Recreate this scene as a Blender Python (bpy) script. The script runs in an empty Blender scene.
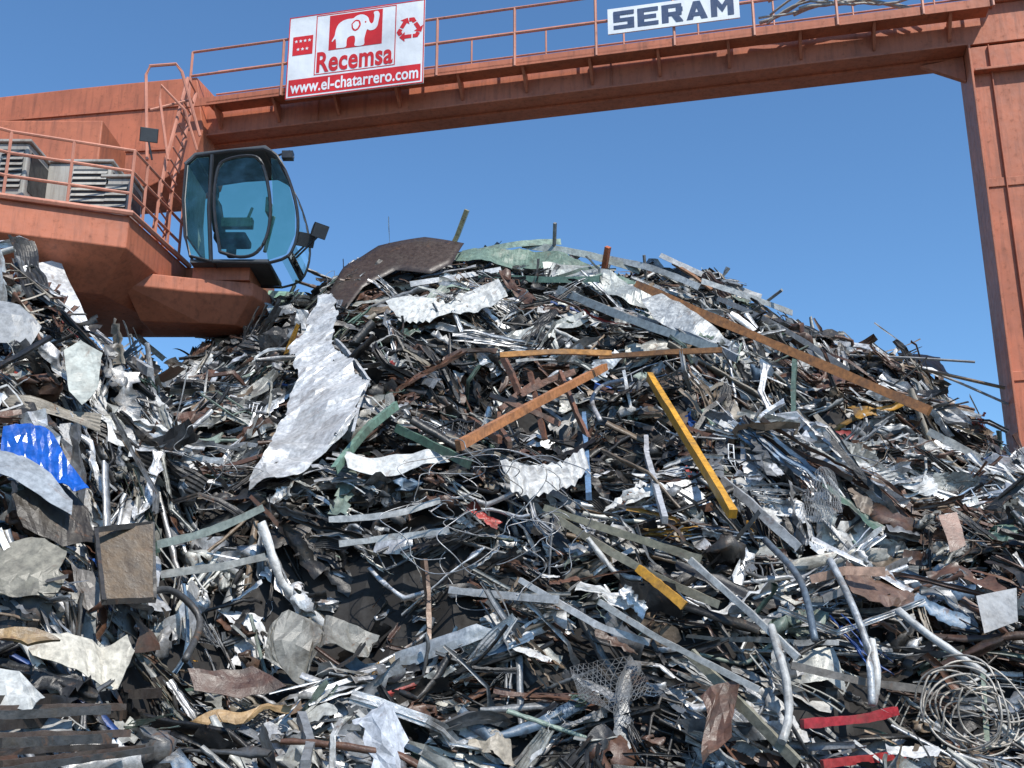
import bpy, bmesh, math, random
import numpy as np
from mathutils import Vector, Matrix, noise
random.seed(7); rng=np.random.default_rng(11)
scn=bpy.context.scene; COL=scn.collection
TH=math.radians(16); CT,ST=math.cos(TH),math.sin(TH); F=1100.0; CZ=1.7
def ray(u,v):
    dv=384-v
    return Vector((u-512,F*CT-dv*ST,F*ST+dv*CT))
def at_y(u,v,Y):
    d=ray(u,v); k=Y/d.y
    return Vector((d.x*k,Y,CZ+d.z*k))
# ------------------------------------------------------------ camera / light
cd=bpy.data.cameras.new("camera"); cam=bpy.data.objects.new("camera",cd); COL.objects.link(cam)
cam.location=(0,0,CZ); cam.rotation_euler=(math.radians(90+16),0,0)
cd.sensor_width=36; cd.lens=36*F/1024; cd.clip_end=6000; cd.clip_start=0.1
scn.camera=cam
AZ=math.radians(28); EL=math.radians(50)
sp=Vector((math.sin(AZ)*math.cos(EL),-math.cos(AZ)*math.cos(EL),math.sin(EL)))
ld=bpy.data.lights.new("sun","SUN"); ld.energy=5.0; ld.angle=math.radians(0.5); ld.color=(1,0.95,0.87)
sun=bpy.data.objects.new("sun",ld); COL.objects.link(sun); sun.rotation_euler=sp.to_track_quat('Z','Y').to_euler(); sun.location=(10,-10,30)
w=bpy.data.worlds.new("World"); scn.world=w; w.use_nodes=True
nt=w.node_tree; bg=nt.nodes["Background"]; sky=nt.nodes.new("ShaderNodeTexSky"); sky.sky_type='NISHITA'; sky.sun_disc=False
sky.sun_elevation=EL; sky.sun_rotation=math.atan2(sp.x,sp.y); sky.ozone_density=2.0; sky.air_density=1.0; sky.dust_density=0.4
tn=nt.nodes.new("ShaderNodeMixRGB"); tn.blend_type='MULTIPLY'; tn.inputs[0].default_value=1; tn.inputs[2].default_value=(.80,1.13,1.36,1)
nt.links.new(sky.outputs[0],tn.inputs[1]); nt.links.new(tn.outputs[0],bg.inputs[0]); bg.inputs[1].default_value=0.136
scn.view_settings.view_transform='Standard'; scn.view_settings.look='None'; scn.view_settings.exposure=0

# ------------------------------------------------------------ materials
def nodes(m):
    m.use_nodes=True; return m.node_tree.nodes,m.node_tree.links,m.node_tree.nodes["Principled BSDF"]
def ramp(N,L,src,p0,p1,c0=(0,0,0,1),c1=(1,1,1,1)):
    r=N.new("ShaderNodeValToRGB"); r.color_ramp.elements[0].position=p0; r.color_ramp.elements[1].position=p1
    r.color_ramp.elements[0].color=c0; r.color_ramp.elements[1].color=c1; L.new(src,r.inputs[0]); return r.outputs[0]
def noi(N,L,vec,scale,detail=5,rough=.6,dist=0):
    n=N.new("ShaderNodeTexNoise"); n.inputs["Scale"].default_value=scale; n.inputs["Detail"].default_value=detail
    n.inputs["Roughness"].default_value=rough; n.inputs["Distortion"].default_value=dist
    L.new(vec,n.inputs["Vector"]); return n.outputs["Fac"]
def mixc(N,L,f,a,b,typ='MIX'):
    m=N.new("ShaderNodeMixRGB"); m.blend_type=typ
    for i,x in ((0,f),(1,a),(2,b)):
        if isinstance(x,(int,float)): m.inputs[i].default_value=x
        elif isinstance(x,tuple): m.inputs[i].default_value=x
        else: L.new(x,m.inputs[i])
    return m.outputs[0]
def mth(N,L,op,a,b):
    m=N.new("ShaderNodeMath"); m.operation=op
    for i,x in ((0,a),(1,b)):
        if isinstance(x,(int,float)): m.inputs[i].default_value=x
        else: L.new(x,m.inputs[i])
    return m.outputs[0]
def scrap_mat(name,mode,dirt=.85,rust=.7,rg=(.26,.62),bump=.35):
    m=bpy.data.materials.new(name); N,L,B=nodes(m)
    tc=N.new("ShaderNodeTexCoord"); vec=tc.outputs["Object"]
    oi=N.new("ShaderNodeObjectInfo")
    va=N.new("ShaderNodeVectorMath"); va.operation='ADD'; L.new(vec,va.inputs[0])
    rr=mth(N,L,'MULTIPLY',oi.outputs["Random"],57.0); L.new(rr,va.inputs[1]); vec=va.outputs[0]
    if mode=='attr':
        a=N.new("ShaderNodeAttribute"); a.attribute_name="Col"; c=a.outputs["Color"]; al=a.outputs["Alpha"]
    else: c=oi.outputs["Color"]; al=oi.outputs["Alpha"]
    n1=noi(N,L,vec,1.7,7,.68,.6); n2=noi(N,L,vec,14,5,.7); n3=noi(N,L,vec,45,3,.6); n4=noi(N,L,vec,4.5,6,.7,1.0)
    c1=mixc(N,L,1.0,c,ramp(N,L,n2,.3,.72,(.5,.5,.5,1),(1.12,1.12,1.12,1)),'MULTIPLY')
    d1=mth(N,L,'MULTIPLY',ramp(N,L,n1,.48,.66),dirt)
    c2=mixc(N,L,d1,c1,mixc(N,L,n2,(.025,.022,.02,1),(.11,.09,.068,1)))
    d2=mth(N,L,'MULTIPLY',ramp(N,L,n4,.60,.68),rust)
    c3=mixc(N,L,d2,c2,mixc(N,L,n3,(.09,.045,.025,1),(.18,.095,.05,1)))
    L.new(c3,B.inputs["Base Color"])
    inv=mth(N,L,'SUBTRACT',1.0,d1); inv2=mth(N,L,'SUBTRACT',1.0,d2)
    L.new(mth(N,L,'MULTIPLY',mth(N,L,'MULTIPLY',al,inv),inv2),B.inputs["Metallic"])
    L.new(ramp(N,L,n2,.25,.8,(rg[0],)*3+(1,),(rg[1],)*3+(1,)),B.inputs["Roughness"])
    bp=N.new("ShaderNodeBump"); bp.inputs["Strength"].default_value=bump; bp.inputs["Distance"].default_value=.02
    L.new(mth(N,L,'ADD',n2,n4),bp.inputs["Height"]); L.new(bp.outputs[0],B.inputs["Normal"])
    return m
def paint_mat(name,col,rough=.5,metal=0,stain=.5,stain_col=(.07,.03,.02,1),light=(1.15,1.15,1.15,1),streak=True):
    m=bpy.data.materials.new(name); N,L,B=nodes(m)
    tc=N.new("ShaderNodeTexCoord"); vec=tc.outputs["Object"]
    n1=noi(N,L,vec,.9,7,.65,.3); n2=noi(N,L,vec,9,6,.7)
    mp=N.new("ShaderNodeMapping"); mp.inputs["Scale"].default_value=(5,5,.5); L.new(vec,mp.inputs[0])
    n3=noi(N,L,mp.outputs[0],2.2,5,.65)
    c=mixc(N,L,1.0,(*col,1),ramp(N,L,n1,.3,.7,(.70,.72,.75,1),light),'MULTIPLY')
    c=mixc(N,L,mth(N,L,'MULTIPLY',ramp(N,L,n3,.48,.76),stain if streak else 0),c,stain_col)
    c=mixc(N,L,mth(N,L,'MULTIPLY',ramp(N,L,n2,.58,.72),stain),c,stain_col)
    L.new(c,B.inputs["Base Color"]); B.inputs["Metallic"].default_value=metal
    L.new(ramp(N,L,n2,.3,.7,(rough-.12,)*3+(1,),(rough+.15,)*3+(1,)),B.inputs["Roughness"])
    bp=N.new("ShaderNodeBump"); bp.inputs["Strength"].default_value=.15; bp.inputs["Distance"].default_value=.02
    L.new(n2,bp.inputs["Height"]); L.new(bp.outputs[0],B.inputs["Normal"])
    return m
M_ATTR=scrap_mat("mixed_scrap","attr"); M_OBJ=scrap_mat("scrap_piece","obj"); M_CLEAN=scrap_mat("scrap_paint","obj",.5,.5,(.3,.6),.2)
M_PLAS=scrap_mat("glossy_plastic","obj",.2,.1,(.12,.3),.1)
M_OR=paint_mat("crane_orange",(.49,.15,.075),rough=.6,stain=.7,stain_col=(.17,.06,.035,1)); M_ORL=paint_mat("rail_orange",(.56,.23,.15),stain=.35)
M_DK=paint_mat("black_rubber",(.02,.022,.025),rough=.4,stain=.2)
M_GR=paint_mat("unit_grey",(.40,.38,.34),stain=.5); M_WH=paint_mat("sign_white",(.78,.79,.8),rough=.4,stain=.06)
M_RED=paint_mat("sign_red",(.62,.02,.02),rough=.4,stain=.08,streak=False); M_NAVY=paint_mat("sign_navy",(.05,.075,.14),rough=.4,stain=.1,streak=False)
M_SEAT=paint_mat("seat_cloth",(.07,.08,.09),rough=.8,stain=.1)
def glass_mat():
    m=bpy.data.materials.new("tinted_glass"); m.use_nodes=True; N=m.node_tree.nodes; L=m.node_tree.links
    N.remove(N["Principled BSDF"]); out=N["Material Output"]
    t=N.new("ShaderNodeBsdfTransparent"); t.inputs[0].default_value=(.66,.84,.76,1)
    g=N.new("ShaderNodeBsdfGlossy"); g.inputs[0].default_value=(.9,1,1,1); g.inputs["Roughness"].default_value=.03
    tc=N.new("ShaderNodeTexCoord"); n=noi(N,L,tc.outputs["Object"],3,4)
    fr=N.new("ShaderNodeFresnel"); fr.inputs[0].default_value=1.35
    f=mth(N,L,'ADD',fr.outputs[0],mth(N,L,'MULTIPLY',ramp(N,L,n,.45,.8),.06))
    mx=N.new("ShaderNodeMixShader"); L.new(f,mx.inputs[0]); L.new(t.outputs[0],mx.inputs[1]); L.new(g.outputs[0],mx.inputs[2]); L.new(mx.outputs[0],out.inputs[0])
    return m
M_GL=glass_mat()
# ------------------------------------------------------------ mesh helpers
PINV={}
def new_obj(name,me,mat=None,parent=None,**props):
    o=bpy.data.objects.new(name,me); COL.objects.link(o)
    if mat and me is not None: me.materials.append(mat)
    if parent: 
        o.parent=parent; o.matrix_parent_inverse=PINV[parent.name]
    PINV[o.name]=Matrix.Identity(4)
    for k,v in props.items(): o[k]=v
    return o
def mesh_from(vs,fs,name="m"):
    me=bpy.data.meshes.new(name); me.from_pydata([tuple(v) for v in vs],[],[list(map(int,f)) for f in fs]); me.update(); return me
def recalc(me):
    bm=bmesh.new(); bm.from_mesh(me); bmesh.ops.recalc_face_normals(bm,faces=bm.faces); bm.to_mesh(me); bm.free(); return me
class Geo:
    def __init__(s): s.v=[]; s.f=[]
    def add(s,vs,fs):
        o=len(s.v); s.v+= [Vector(x) for x in vs]; s.f+=[[i+o for i in f] for f in fs]; return s
    def prism(s,pts,off):
        n=len(pts); a=[Vector(p) for p in pts]; b=[p+Vector(off) for p in a]
        s.add(a+b,[list(range(n)),list(range(2*n-1,n-1,-1))]+[[i,(i+1)%n,n+(i+1)%n,n+i] for i in range(n)]); return s
    def box(s,x0,x1,y0,y1,z0,z1):
        return s.prism([(x0,y0,z0),(x1,y0,z0),(x1,y0,z1),(x0,y0,z1)],(0,y1-y0,0))
    def tube(s,pts,r,n=6,closed=False):
        P=[Vector(p) for p in pts]; m=len(P); vs=[]; fs=[]
        for i,p in enumerate(P):
            if closed: t=(P[(i+1)%m]-P[i-1])
            else: t=(P[min(i+1,m-1)]-P[max(i-1,0)])
            t.normalize(); up=Vector((0,0,1)) if abs(t.z)<.9 else Vector((0,1,0))
            a=t.cross(up).normalized(); b=t.cross(a)
            for k in range(n):
                an=2*math.pi*k/n; vs.append(p+a*(r*math.cos(an))+b*(r*math.sin(an)))
        R=m if closed else m-1
        for i in range(R):
            j=(i+1)%m
            for k in range(n): fs.append([i*n+k,i*n+(k+1)%n,j*n+(k+1)%n,j*n+k])
        if not closed: fs.append(list(range(n))); fs.append([(m-1)*n+k for k in range(n)][::-1])
        return s.add(vs,fs)
    def obj(s,name,mat,parent=None,bevel=0,smooth=False,**p):
        me=recalc(mesh_from(s.v,s.f,name))
        if smooth:
            for q in me.polygons: q.use_smooth=True
        o=new_obj(name,me,mat,parent,**p)
        if bevel:
            b=o.modifiers.new("bevel","BEVEL"); b.width=bevel; b.segments=2; b.limit_method='ANGLE'
        return o
def empty(name,loc,**p):
    o=bpy.data.objects.new(name,None); COL.objects.link(o); o.location=loc; o.empty_display_size=.3
    PINV[o.name]=Matrix.Translation(loc).inverted()
    for k,v in p.items(): o[k]=v
    return o
def smooth_line(P,k=5):
    Q=[]
    for i in range(len(P)-1):
        for j in range(k):
            f=j/k; a=P[max(i-1,0)];b=P[i];c_=P[i+1];d=P[min(i+2,len(P)-1)]
            Q.append(.5*((2*b)+(c_-a)*f+(2*a-5*b+4*c_-d)*f*f+(3*b-a-3*c_+d)*f**3))
    Q.append(P[-1]); return Q
# ------------------------------------------------------------ crane frame
BO=Vector((-6.83,21.1,0)); BS=Vector((.975,-.222,0)).normalized(); BT=Vector((-.222,-.975,0)).normalized()
def on_t(u,v,t):
    d=ray(u,v); o=Vector((0,0,CZ)); p0=BO+BT*t
    k=(p0-o).dot(BT)/d.dot(BT); p=o+d*k
    return (p-BO).dot(BS),p.z
def B(s,t,z): return BO+BS*s+BT*t+Vector((0,0,z))
class BGeo(Geo):
    def bbox(g,s0,s1,t0,t1,z0,z1): return g.prism([B(s0,t1,z0),B(s1,t1,z0),B(s1,t1,z1),B(s0,t1,z1)],-BT*(t1-t0))
ZB=CZ+11.0
crane=empty("gantry_crane",(9.0,17.3,0),label="faded orange steel gantry crane spanning over the scrap heap",category="crane")
sleg,_=on_t(974,75,.8)
LEGW=1.5
g=BGeo(); g.bbox(-1.2,sleg+LEGW-.03,.1,.78,ZB+.04,ZB+.8); g.bbox(-1.2,sleg-.07,.02,.86,ZB,ZB+.037)
g.bbox(-1.2,sleg+LEGW-.03,.04,.84,ZB+.803,ZB+.84)
for s in (3.2,9.1): g.bbox(s,s+.02,.783,.81,ZB+.04,ZB+.8)
g.obj("girder",M_OR,crane,bevel=.008)
g=BGeo(); g.bbox(-1,sleg-.1,.38,.48,ZB-.04,ZB-.003); g.obj("trolley_rail",M_OR,crane)
g=BGeo(); g.bbox(sleg,sleg+LEGW,.02,.76,0,ZB-.003); g.bbox(sleg-.06,sleg-.02,-.02,.9,0,ZB-.003); 
g.bbox(sleg+.28,sleg+.30,.763,.82,0,ZB-.01)
for zz in (3.2,6.6,10.0): g.bbox(sleg-.02,sleg+LEGW,.763,.785,zz,zz+.16)
g.bbox(sleg+.0,sleg+LEGW+.1,.0,.92,ZB-.55,ZB-.5)
g.obj("leg",M_OR,crane,bevel=.01)
g=BGeo(); g.bbox(sleg+.45,sleg+LEGW+.4,-.2,.95,ZB+.842,ZB+2.2); g.bbox(sleg+.4,sleg+.44,-.3,1.0,ZB+.7,ZB+2.3)
g.obj("leg_head",M_OR,crane,bevel=.015)
g=BGeo(); g.prism([B(sleg-.07,.5,ZB-.01),B(sleg-.8,.5,ZB-.1),B(sleg-.07,.5,ZB-.5)],-BT*.1); g.obj("gusset_plate",M_OR,crane,bevel=.005)
g=BGeo(); g.bbox(1.0,sleg+.3,.86,1.25,ZB+.5,ZB+.53); g.bbox(.4,sleg+.35,1.22,1.25,ZB+.46,ZB+.63)
s=1.1
while s<sleg:
    g.prism([B(s,.8,ZB+.49),B(s,1.2,ZB+.49),B(s,.8,ZB+.14)],BS*.05); s+=1.27
g.obj("walkway",M_OR,crane)
g=BGeo(); zt=ZB+.6
ss=[on_t(u,70,1.24)[0] for u in (192,283,437,515,597,676,757,842,930,1002)]
for s in ss: g.tube([B(s,1.27,ZB+.45),B(s,1.27,zt+1.1)],.028)
for h in (.55,1.1): g.tube([B(ss[0],1.27,zt+h),B(ss[-1],1.27,zt+h)],.026)
g.obj("walkway_railing",M_ORL,crane)
g=BGeo(); ss2=[x+.4 for x in ss[2:-1]]
for h in (.55,1.1): g.tube([B(ss[0],.2,zt+h+.2),B(ss[-1],.2,zt+h+.2)],.02)
for s in ss2: g.tube([B(s,.2,ZB+.8),B(s,.2,zt+1.3)],.02)
g.obj("walkway_railing",M_ORL,crane)
g=BGeo()
for k in range(9):
    pts=[]; s0=on_t(775+random.uniform(-25,25),10,1.1)[0]; s1=on_t(945+random.uniform(-30,10),0,1.1)[0]
    for i in range(18):
        f=i/17; pts.append(B(s0+(s1-s0)*f,.95+.2*math.sin(5*f+k)+.02*k,ZB+.86+.24*math.sin(math.pi*f)*random.uniform(.9,1.1)+.08*math.sin(9*f+2*k)+.03*k))
    g.tube(pts,.022+.012*(k%2),6)
g.obj("hose_bundle",M_GR,crane,smooth=True)
poly=[(-140,112),(0,97),(70,89),(130,83),(197,77),(203,130),(192,165),(150,186),(-140,210)]
T1=1.0
pp=[]
for (u,v) in poly:
    s_,z_=on_t(u,v,T1); pp.append(B(s_,T1,z_))
g=BGeo(); g.prism(pp,-BT*1.25)
g.obj("trolley_housing",M_OR,crane,bevel=.02)
g=BGeo()
for a,b in (((-140,134),(190,106)),((-140,168),(170,150))):
    s0,z0=on_t(*a,T1); s1,z1=on_t(*b,T1)
    g.prism([B(s0,T1+.04,z0),B(s1,T1+.04,z1),B(s1,T1+.04,z1+.05),B(s0,T1+.04,z0+.05)],-BT*.04)
g.obj("stiffener",M_OR,crane)
zd0,zd1=CZ+7.02,CZ+7.66
fp=[(-12,15.0),(-9.2,15.2),(-8.1,16.0),(-6.3,16.65),(-6.0,18.9),(-4.8,19.0),(-4.6,19.3),(-4.6,20),(-12,20)]
fi=[(-12,16.2),(-9.6,16.4),(-8.3,16.9),(-6.9,17.4),(-6.55,18.5),(-4.75,18.6),(-4.62,19.0),(-4.62,19.7),(-12,19.7)]
g=Geo(); n=len(fp); R3=[[Vector((x,y,z)) for x,y in f] for f,z in ((fp,zd1),(fp,zd0+.06),(fi,zd0-.46))]
g.add(R3[0]+R3[1]+R3[2],[list(range(n)),list(range(3*n-1,2*n-1,-1))]+[[k*n+i,k*n+(i+1)%n,(k+1)*n+(i+1)%n,(k+1)*n+i] for k in range(2) for i in range(n)])
g.obj("operator_deck",M_OR,crane,bevel=.02)
g=Geo(); 
lip=[(-9.24,15.15),(-8.13,15.94),(-6.25,16.6),(-5.95,18.9)]
g.tube([Vector((x,y,zd1+.02)) for x,y in lip],.05,6)
g.obj("deck_edge",M_ORL,crane)
g=Geo(); g.box(-9.6,-7.6,18.3,19.6,zd1+.003,CZ+10.35); g.obj("slewing_column",M_OR,crane,bevel=.03)
q1=[(-6.62,17.55),(-5.5,17.9),(-4.55,18.1),(-4.4,18.5),(-4.4,18.99),(-6.62,18.99)]; q2=[(-6.5,18.2),(-5.5,18.3),(-4.9,18.4),(-4.75,18.6),(-4.75,18.97),(-6.5,18.97)]
g=Geo(); n=len(q1); A3=[[Vector((x,y,z)) for x,y in f] for f,z in ((q1,CZ+7.05),(q1,CZ+6.80),(q2,CZ+6.36))]
g.add(A3[0]+A3[1]+A3[2],[list(range(n)),list(range(3*n-1,2*n-1,-1))]+[[k*n+i,k*n+(i+1)%n,(k+1)*n+(i+1)%n,(k+1)*n+i] for k in range(2) for i in range(n)])
g.obj("cab_bracket",M_OR,crane,bevel=.02)
g=Geo()
rp=[Vector((-9.2,15.2,zd1)),Vector((-8.1,16,zd1)),Vector((-6.32,16.65,zd1)),Vector((-6.1,18.7,zd1))]
for h in (.4,.8,1.18): g.tube([p+Vector((0,0,h)) for p in rp],.027)
for i in range(3):
    a,b=rp[i],rp[i+1]; n=4 if i==2 else 2
    for k in range(n+1 if i==2 else n): 
        p=a.lerp(b,k/n); g.tube([p,p+Vector((0,0,1.18))],.027)
g.obj("deck_railing",M_ORL,crane)
g=Geo()
def L3(u,v,Y): return at_y(u,v,Y)
for off in (0,.55):
    g.tube([L3(150,250,17.6)+Vector((0,off,0)),L3(166,160,18.2)+Vector((0,off,0)),L3(188,78,18.9)+Vector((0,off,0))],.035)
for k in range(15):
    f=k/14; a=L3(150,250,17.6).lerp(L3(188,78,18.9),f); g.tube([a,a+Vector((0,.55,0))],.018)
g.tube([L3(147,160,18.0),L3(146,75,18.3),L3(150,66,18.3),L3(176,64,18.4),L3(182,72,18.4),L3(200,136,18.6)],.03)
g.tube([L3(168,160,18.0),L3(160,100,18.3),L3(161,85,18.3),L3(185,110,18.4),L3(197,150,18.6)],.025)
g.tube([L3(150,110,18.2),L3(190,100,18.6)],.025)
g.obj("ladder",M_ORL,crane)
def vent(u0,u1,v0,Y,dep,name,lab,fx=(.12,.88)):
    a=at_y(u0,v0,Y); b=at_y(u1,v0,Y)
    body=Geo().box(a.x,b.x,Y,Y+dep,zd1+.003,a.z).obj(name,M_GR,crane,bevel=.03,label=lab)
    W_=b.x-a.x; x0,x1=a.x+W_*fx[0],a.x+W_*fx[1]; z0,z1=zd1+.3,a.z-.12
    Geo().box(x0,x1,Y-.012,Y-.002,z0,z1).obj("grille_backing",M_SEAT,body)
    gg=Geo(); n=max(4,int((z1-z0)/.09))
    for i in range(n):
        z=z0+(z1-z0)*i/n; gg.prism([(x0,Y-.045,z),(x1,Y-.045,z),(x1,Y-.013,z+.05),(x0,Y-.013,z+.05)],(0,.0,.012))
    gg.obj("louvre",M_GR,body)
    Geo().box(a.x-.04,b.x+.04,Y-.05,Y+dep+.03,a.z+.002,a.z+.05).obj("lid",M_GR,body,bevel=.01)
    Geo().box(b.x+.002,b.x+.012,Y+.1,Y+dep-.1,z0,z1).obj("side_grille",M_DK,body)
    return body
vent(-22,30,143,16.25,1.0,"air_conditioner","weathered grey air conditioner housing",(.5,.92))
vent(48,112,163,17.0,.8,"air_conditioner","low grey louvred air conditioner housing",(.42,.95))
vent(104,132,178,17.0,.6,"control_box","small grey control box")
def flood(p,aim,post):
    z=Vector(aim).normalized(); x=z.cross(Vector((0,0,1))).normalized(); y=x.cross(z)
    g=Geo()
    a=[p+x*sx*.16+y*sy*.13 for sx,sy in ((-1,-1),(1,-1),(1,1),(-1,1))]; b=[p-z*.17+x*sx*.07+y*sy*.05 for sx,sy in ((-1,-1),(1,-1),(1,1),(-1,1))]
    g.add(a+b,[[0,1,2,3],[7,6,5,4],[0,4,5,1],[1,5,6,2],[2,6,7,3],[3,7,4,0]])
    g.tube([p-y*.1,post],.02)
    o=g.obj("floodlight",M_DK,crane,bevel=.01)
    Geo().prism([q*.9+p*.1+z*.012 for q in a],z*.006).obj("lens",M_SEAT,o)
flood(at_y(149,135,17.6),(.3,-1,-.4),at_y(152,160,17.7))
flood(at_y(320,231,17.8),(.6,-.6,-.5),at_y(296,258,18))
flood(at_y(306,240,17.9),(.4,-.8,-.6),at_y(294,256,18))
# ---- cab
Y0,Y1=17.75,18.93
prof=[(190,256),(185,236),(183,200),(186,165),(196,156),(230,151),(264,149),(277,156),(289,180),(297,210),(297,236),(288,256),(268,263),(213,262)]
near=[at_y(u,v,Y0) for u,v in prof]; dv=Vector((0,Y1-Y0,0)); far=[p+dv for p in near]
fr=smooth_line([near[i] for i in (6,7,8,9,10,11,12)],3)
g=Geo(); g.tube(near[:6]+fr+[near[13]],.028,6,True); g.tube([p+dv for p in near[:6]+fr+[near[13]]],.022,6,True)
for i in (0,3,4,6,7,11,12,13): g.tube([near[i],far[i]],.022)
def ln(pts,r,Y=Y0): g.tube([at_y(u,v,Y) for u,v in pts],r)
ln([(211,262),(209,208),(212,155)],.038,Y0-.01)
DR=[(220,252),(214,208),(217,172),(226,160),(252,156),(263,166),(270,200),(268,232),(257,252),(240,257),(220,252)]
door=[at_y(u,v,Y0-.03) for u,v in DR]
g.tube(smooth_line(door,4),.03)
cab=g.obj("cab",M_DK,crane,label="operator cab with curved tinted glass and black frame")
def pane(idx,Y,nm="window"):
    Geo().prism([at_y(u,v,Y) for u,v in idx],(0,.008,0)).obj(nm,M_GL,cab)
pane([(191,254),(186,234),(184,200),(188,166),(197,158),(209,157),(207,208),(209,260)],Y0+.01)
pane([(x,y) for x,y in DR[:-1]],Y0-.03,"door_window")
pane([(271,158),(277,160),(288,182),(295,210),(295,234),(286,254),(268,260),(266,248),(273,203)],Y0+.012)
g=Geo()
for a,b in zip(fr[3:-3],fr[4:-2]): g.add([a,b,b+dv,a+dv],[[0,1,2,3]])
g.obj("windscreen",M_GL,cab,smooth=True)
g=Geo(); g.prism([near[1],near[2],near[3],near[3]+Vector((.04,0,0)),near[2]+Vector((.04,0,0)),near[1]+Vector((.04,0,0))],dv); g.obj("rear_wall",M_GR,cab)
g=Geo(); g.prism([near[3]+Vector((0,-.03,0)),near[4],near[5],near[6],near[7],near[7]+Vector((0,0,.05)),near[6]+Vector((.02,0,.08)),near[4]+Vector((-.03,0,.07)),near[3]+Vector((-.05,0,.04))],dv+Vector((0,.05,0)))
g.obj("roof",M_SEAT,cab,bevel=.01)
g=Geo(); g.box(near[0].x,near[12].x,Y0+.02,Y1-.02,near[13].z,near[13].z+.06); g.obj("floor",M_SEAT,cab)
g=Geo(); g.box(-5.6,-4.6,18.0,18.85,CZ+7.055,near[13].z-.003); g.obj("cab_mount",M_OR,cab)
c=at_y(232,242,18.3)
g=Geo(); g.box(c.x-.28,c.x+.3,c.y-.25,c.y+.25,c.z-.05,c.z+.1); g.box(c.x-.08,c.x+.08,c.y-.08,c.y+.08,c.z-.3,c.z-.05)
g.prism([(c.x-.3,c.y-.25,c.z+.1),(c.x-.15,c.y-.25,c.z+.1),(c.x-.3,c.y-.25,c.z+.85),(c.x-.42,c.y-.25,c.z+.85)],(0,.5,0))
g.box(c.x-.44,c.x-.32,c.y-.12,c.y+.12,c.z+.88,c.z+1.1)
g.obj("seat",M_SEAT,cab,bevel=.04)
g=Geo(); g.box(c.x-.1,c.x+.45,c.y-.45,c.y-.3,c.z+.1,c.z+.28); g.tube([(c.x+.35,c.y-.37,c.z+.28),(c.x+.42,c.y-.37,c.z+.5)],.03); g.tube([(c.x+.6,c.y,c.z-.2),(c.x+.72,c.y,c.z+.5)],.04); g.box(c.x+.6,c.x+.66,c.y-.2,c.y+.15,c.z+.5,c.z+.8)
g.obj("console",M_GR,cab,bevel=.02)
g=Geo(); p=at_y(283,152,18.2); g.tube([p+Vector((-.15,0,-.1)),p+Vector((.12,0,.02)),p+Vector((.2,0,-.12))],.02); g.box(p.x+.0,p.x+.2,18.1,18.25,p.z-.16,p.z-.02); g.obj("work_lamp",M_DK,cab)
# ------------------------------------------------------------ signs
def text_mesh(body,off):
    cu=bpy.data.curves.new("t","FONT"); cu.body=body; cu.size=1; cu.offset=off; cu.extrude=.004; cu.resolution_u=4; cu.space_character=1+off*1.5
    o=bpy.data.objects.new("t",cu); COL.objects.link(o); bpy.context.view_layer.update()
    me=bpy.data.meshes.new_from_object(o.evaluated_get(bpy.context.evaluated_depsgraph_get())); bpy.data.objects.remove(o); return me
class Sign:
    def __init__(S,s0,s1,z0,z1,t): S.s0,S.s1,S.z0,S.z1,S.t=s0,s1,z0,z1,t
    def P(S,x,y,lift): return B(S.s0+(S.s1-S.s0)*x,S.t+lift,S.z0+(S.z1-S.z0)*y)
    def poly(S,pts,lift,g): g.prism([S.P(x,y,lift) for x,y in pts],-BT*.003); return g
    def rect(S,x0,y0,x1,y1,lift,g): return S.poly([(x0,y0),(x1,y0),(x1,y1),(x0,y1)],lift,g)
    def text(S,body,x0,y0,x1,y1,lift,mat,parent,off=.02,name="lettering"):
        me=text_mesh(body,off); co=np.array([v.co[:] for v in me.vertices]); mn,mx=co.min(0),co.max(0)
        for v in me.vertices:
            fx=(v.co.x-mn[0])/(mx[0]-mn[0]); fy=(v.co.y-mn[1])/(mx[1]-mn[1])
            q=S.P(x0+(x1-x0)*fx,y0+(y1-y0)*fy,lift+v.co.z*.4); v.co=q
        me.materials.clear(); return new_obj(name,me,mat,parent)
s0,zb=on_t(285,98,1.36); s1,zb2=on_t(423,84,1.36); _,zt1=on_t(287,17,1.36); _,zt2=on_t(424,1,1.36)
S=Sign(s0,s1,(zb+zb2)/2,(zt1+zt2)/2,1.36)
sg=empty("advertising_sign",tuple(S.P(.5,0,0)),label="white and red scrap dealer's advertising sign on crane railing",category="sign")
g=Geo(); g.prism([S.P(0,0,0),S.P(1,0,0),S.P(1,1,0),S.P(0,1,0)],-BT*.04); g.obj("panel",M_WH,sg,bevel=.004)
g=Geo(); b=.007
S.rect(.0,0,1,b*1.5,.004,g); S.rect(0,1-b*1.5,1,1,.004,g); S.rect(0,b*1.5,b,1-b*1.5,.004,g); S.rect(1-b,b*1.5,1,1-b*1.5,.004,g)
g.obj("border",M_RED,sg)
g=Geo(); S.rect(.02,.03,.98,.225,.005,g); g.obj("web_address_band",M_RED,sg)
g=Geo(); S.rect(.205,.25,.211,.98,.005,g); S.rect(.789,.25,.795,.98,.005,g); S.rect(.211,.971,.789,.98,.005,g); S.rect(.211,.25,.789,.259,.005,g); g.obj("logo_frame",M_RED,sg)
SQ=(.305,.53,.695,.955)
g=Geo(); S.rect(*SQ,.005,g); g.obj("logo_square",M_RED,sg)
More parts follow.
